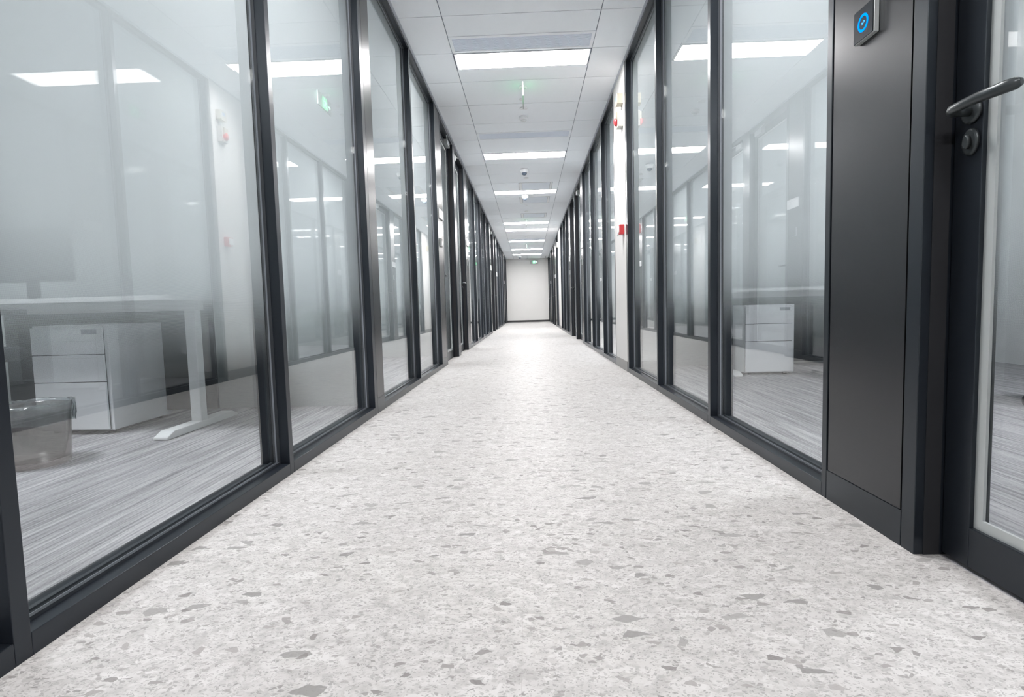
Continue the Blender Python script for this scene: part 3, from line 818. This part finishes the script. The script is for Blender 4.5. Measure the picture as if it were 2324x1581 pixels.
def chair(x, y, rz, label):
    t = thing('office_chair', (x, y, 0), label, 'chair', 'dark mesh office chairs')
    t.rotation_euler.z = 0
    c, s_ = math.cos(rz), math.sin(rz)
    def T(p): return (x + c*p[0]-s_*p[1], y + s_*p[0]+c*p[1], p[2])
    m = MB(); m.rings([[T((sx*.24*kx, sy*.24*kx, z)) for sx, sy in ((-1, -.8), (-.8, -1), (.8, -1), (1, -.8), (1, .8), (.8, 1), (-.8, 1), (-1, .8))] for kx, z in ((.9, .43), (1, .45), (1, .48), (.92, .50))])
    m.build('seat', M['fabric'], t)
    m = MB(); rows = []
    for i in range(9):
        q = i/8; z = .52+q*.46; hw = .22*(1-.25*q*q); yb = -.24-.05*q
        ring = [T((-hw+2*hw*k/8, yb-.04*(1-((k-4)/4)**2), z)) for k in range(9)] + [T((hw-2*hw*k/8, yb+.018-.04*(1-((k-4)/4)**2), z)) for k in range(9)]
        rows.append(ring)
    m.rings(rows); m.build('backrest', M['fabric'], t)
    m = MB(); m.tube([T((0, -.10, .42)), T((0, -.26, .44)), T((0, -.31, .6)), T((0, -.32, .8))], .018, 10); m.build('back_support', M['plastic'], t)
    m = MB(); m.tube([T((0, 0, .10)), T((0, 0, .43))], .03, 14); m.build('gas_column', M['plastic'], t)
    for sx in (-1, 1):
        m = MB(); m.tube([T((sx*.22, -.05, .44)), T((sx*.29, -.05, .46)), T((sx*.29, -.04, .66))], .014, 10)
        m.rings([[T((sx*.29+a*.035, b*.12-.02, z)) for a, b in ((-1, -1), (1, -1), (1, 1), (-1, 1))] for z in (.66, .685)], smooth=False)
        m.build('armrest', M['plastic'], t)
    m = MB()
    for k in range(5):
        a = k*2*math.pi/5+.3
        m.tube([T((0, 0, .11)), T((.16*math.cos(a), .16*math.sin(a), .10)), T((.30*math.cos(a), .30*math.sin(a), .07))], [.03, .02, .014], 10)
    m.build('star_base', M['plastic'], t)
    for k in range(5):
        a = k*2*math.pi/5+.3
        m = MB(); p = (.30*math.cos(a), .30*math.sin(a))
        m.rings([[T((p[0]+dx, p[1]+.028*math.cos(b*math.pi/8), .028+.028*math.sin(b*math.pi/8))) for b in range(16)] for dx in (-.018, .018)])
        m.build('castor', M['plastic'], t)
chair(-2.78, 2.48, .10, 'dark office chair at the left image edge, behind the wastebin')
chair(2.66, 4.15, -.25, 'dark office chair beside the right cabinet, seen through frosted glass')
chair(3.05, 2.95, -.3, 'dark office chair behind the glass of the large right door')
# monitor on the left desk
t = thing('monitor', (-3.0, 3.2, .74), 'dark monitor standing on the desk at the left edge', 'monitor')
B(-3.27, -2.73, 3.20, 3.23, .86, 1.18).build('screen', M['black'], t, bevel=.004)
m = MB(); m.box(-3.03, -2.97, 3.22, 3.25, .75, 1.0); m.box(-3.11, -2.89, 3.14, 3.32, .740, .752); m.build('stand', M['plastic'], t)

# wastebin with bag
bx, by = -2.185, 2.29
t = thing('wastebin', (bx, by, 0), 'smoky clear plastic wastebin with a clear bag liner behind the left glass', 'wastebin')
m = MB(); n = 40
prof = [(.126, .001), (.128, .02), (.134, .14), (.141, .245), (.145, .252), (.145, .260), (.138, .260), (.137, .252), (.130, .14), (.123, .025), (.06, .012)]
m.lathe(bx, by, prof, n); m.build('bucket', M['bin'], t)
bag = MB(); rr = []
for i, (r, z) in enumerate([(.10, .03), (.122, .12), (.133, .23), (.142, .267), (.151, .273), (.153, .252), (.150, .215), (.148, .185)]):
    ring = []
    for k in range(64):
        a = 2*math.pi*k/64
        w_ = (.0 if i < 3 else .004)*math.sin(11*a+i)+.003*math.sin(23*a+2*i)+.002*math.sin(37*a)
        ring.append((bx+(r+w_)*math.cos(a), by+(r+w_)*math.sin(a), z+(.006*math.sin(5*a+1) if i > 4 else .003*math.sin(7*a))))
    rr.append(ring)
bag.rings(rr, caps=False); bag.build('bag_liner', M['bag'], t)
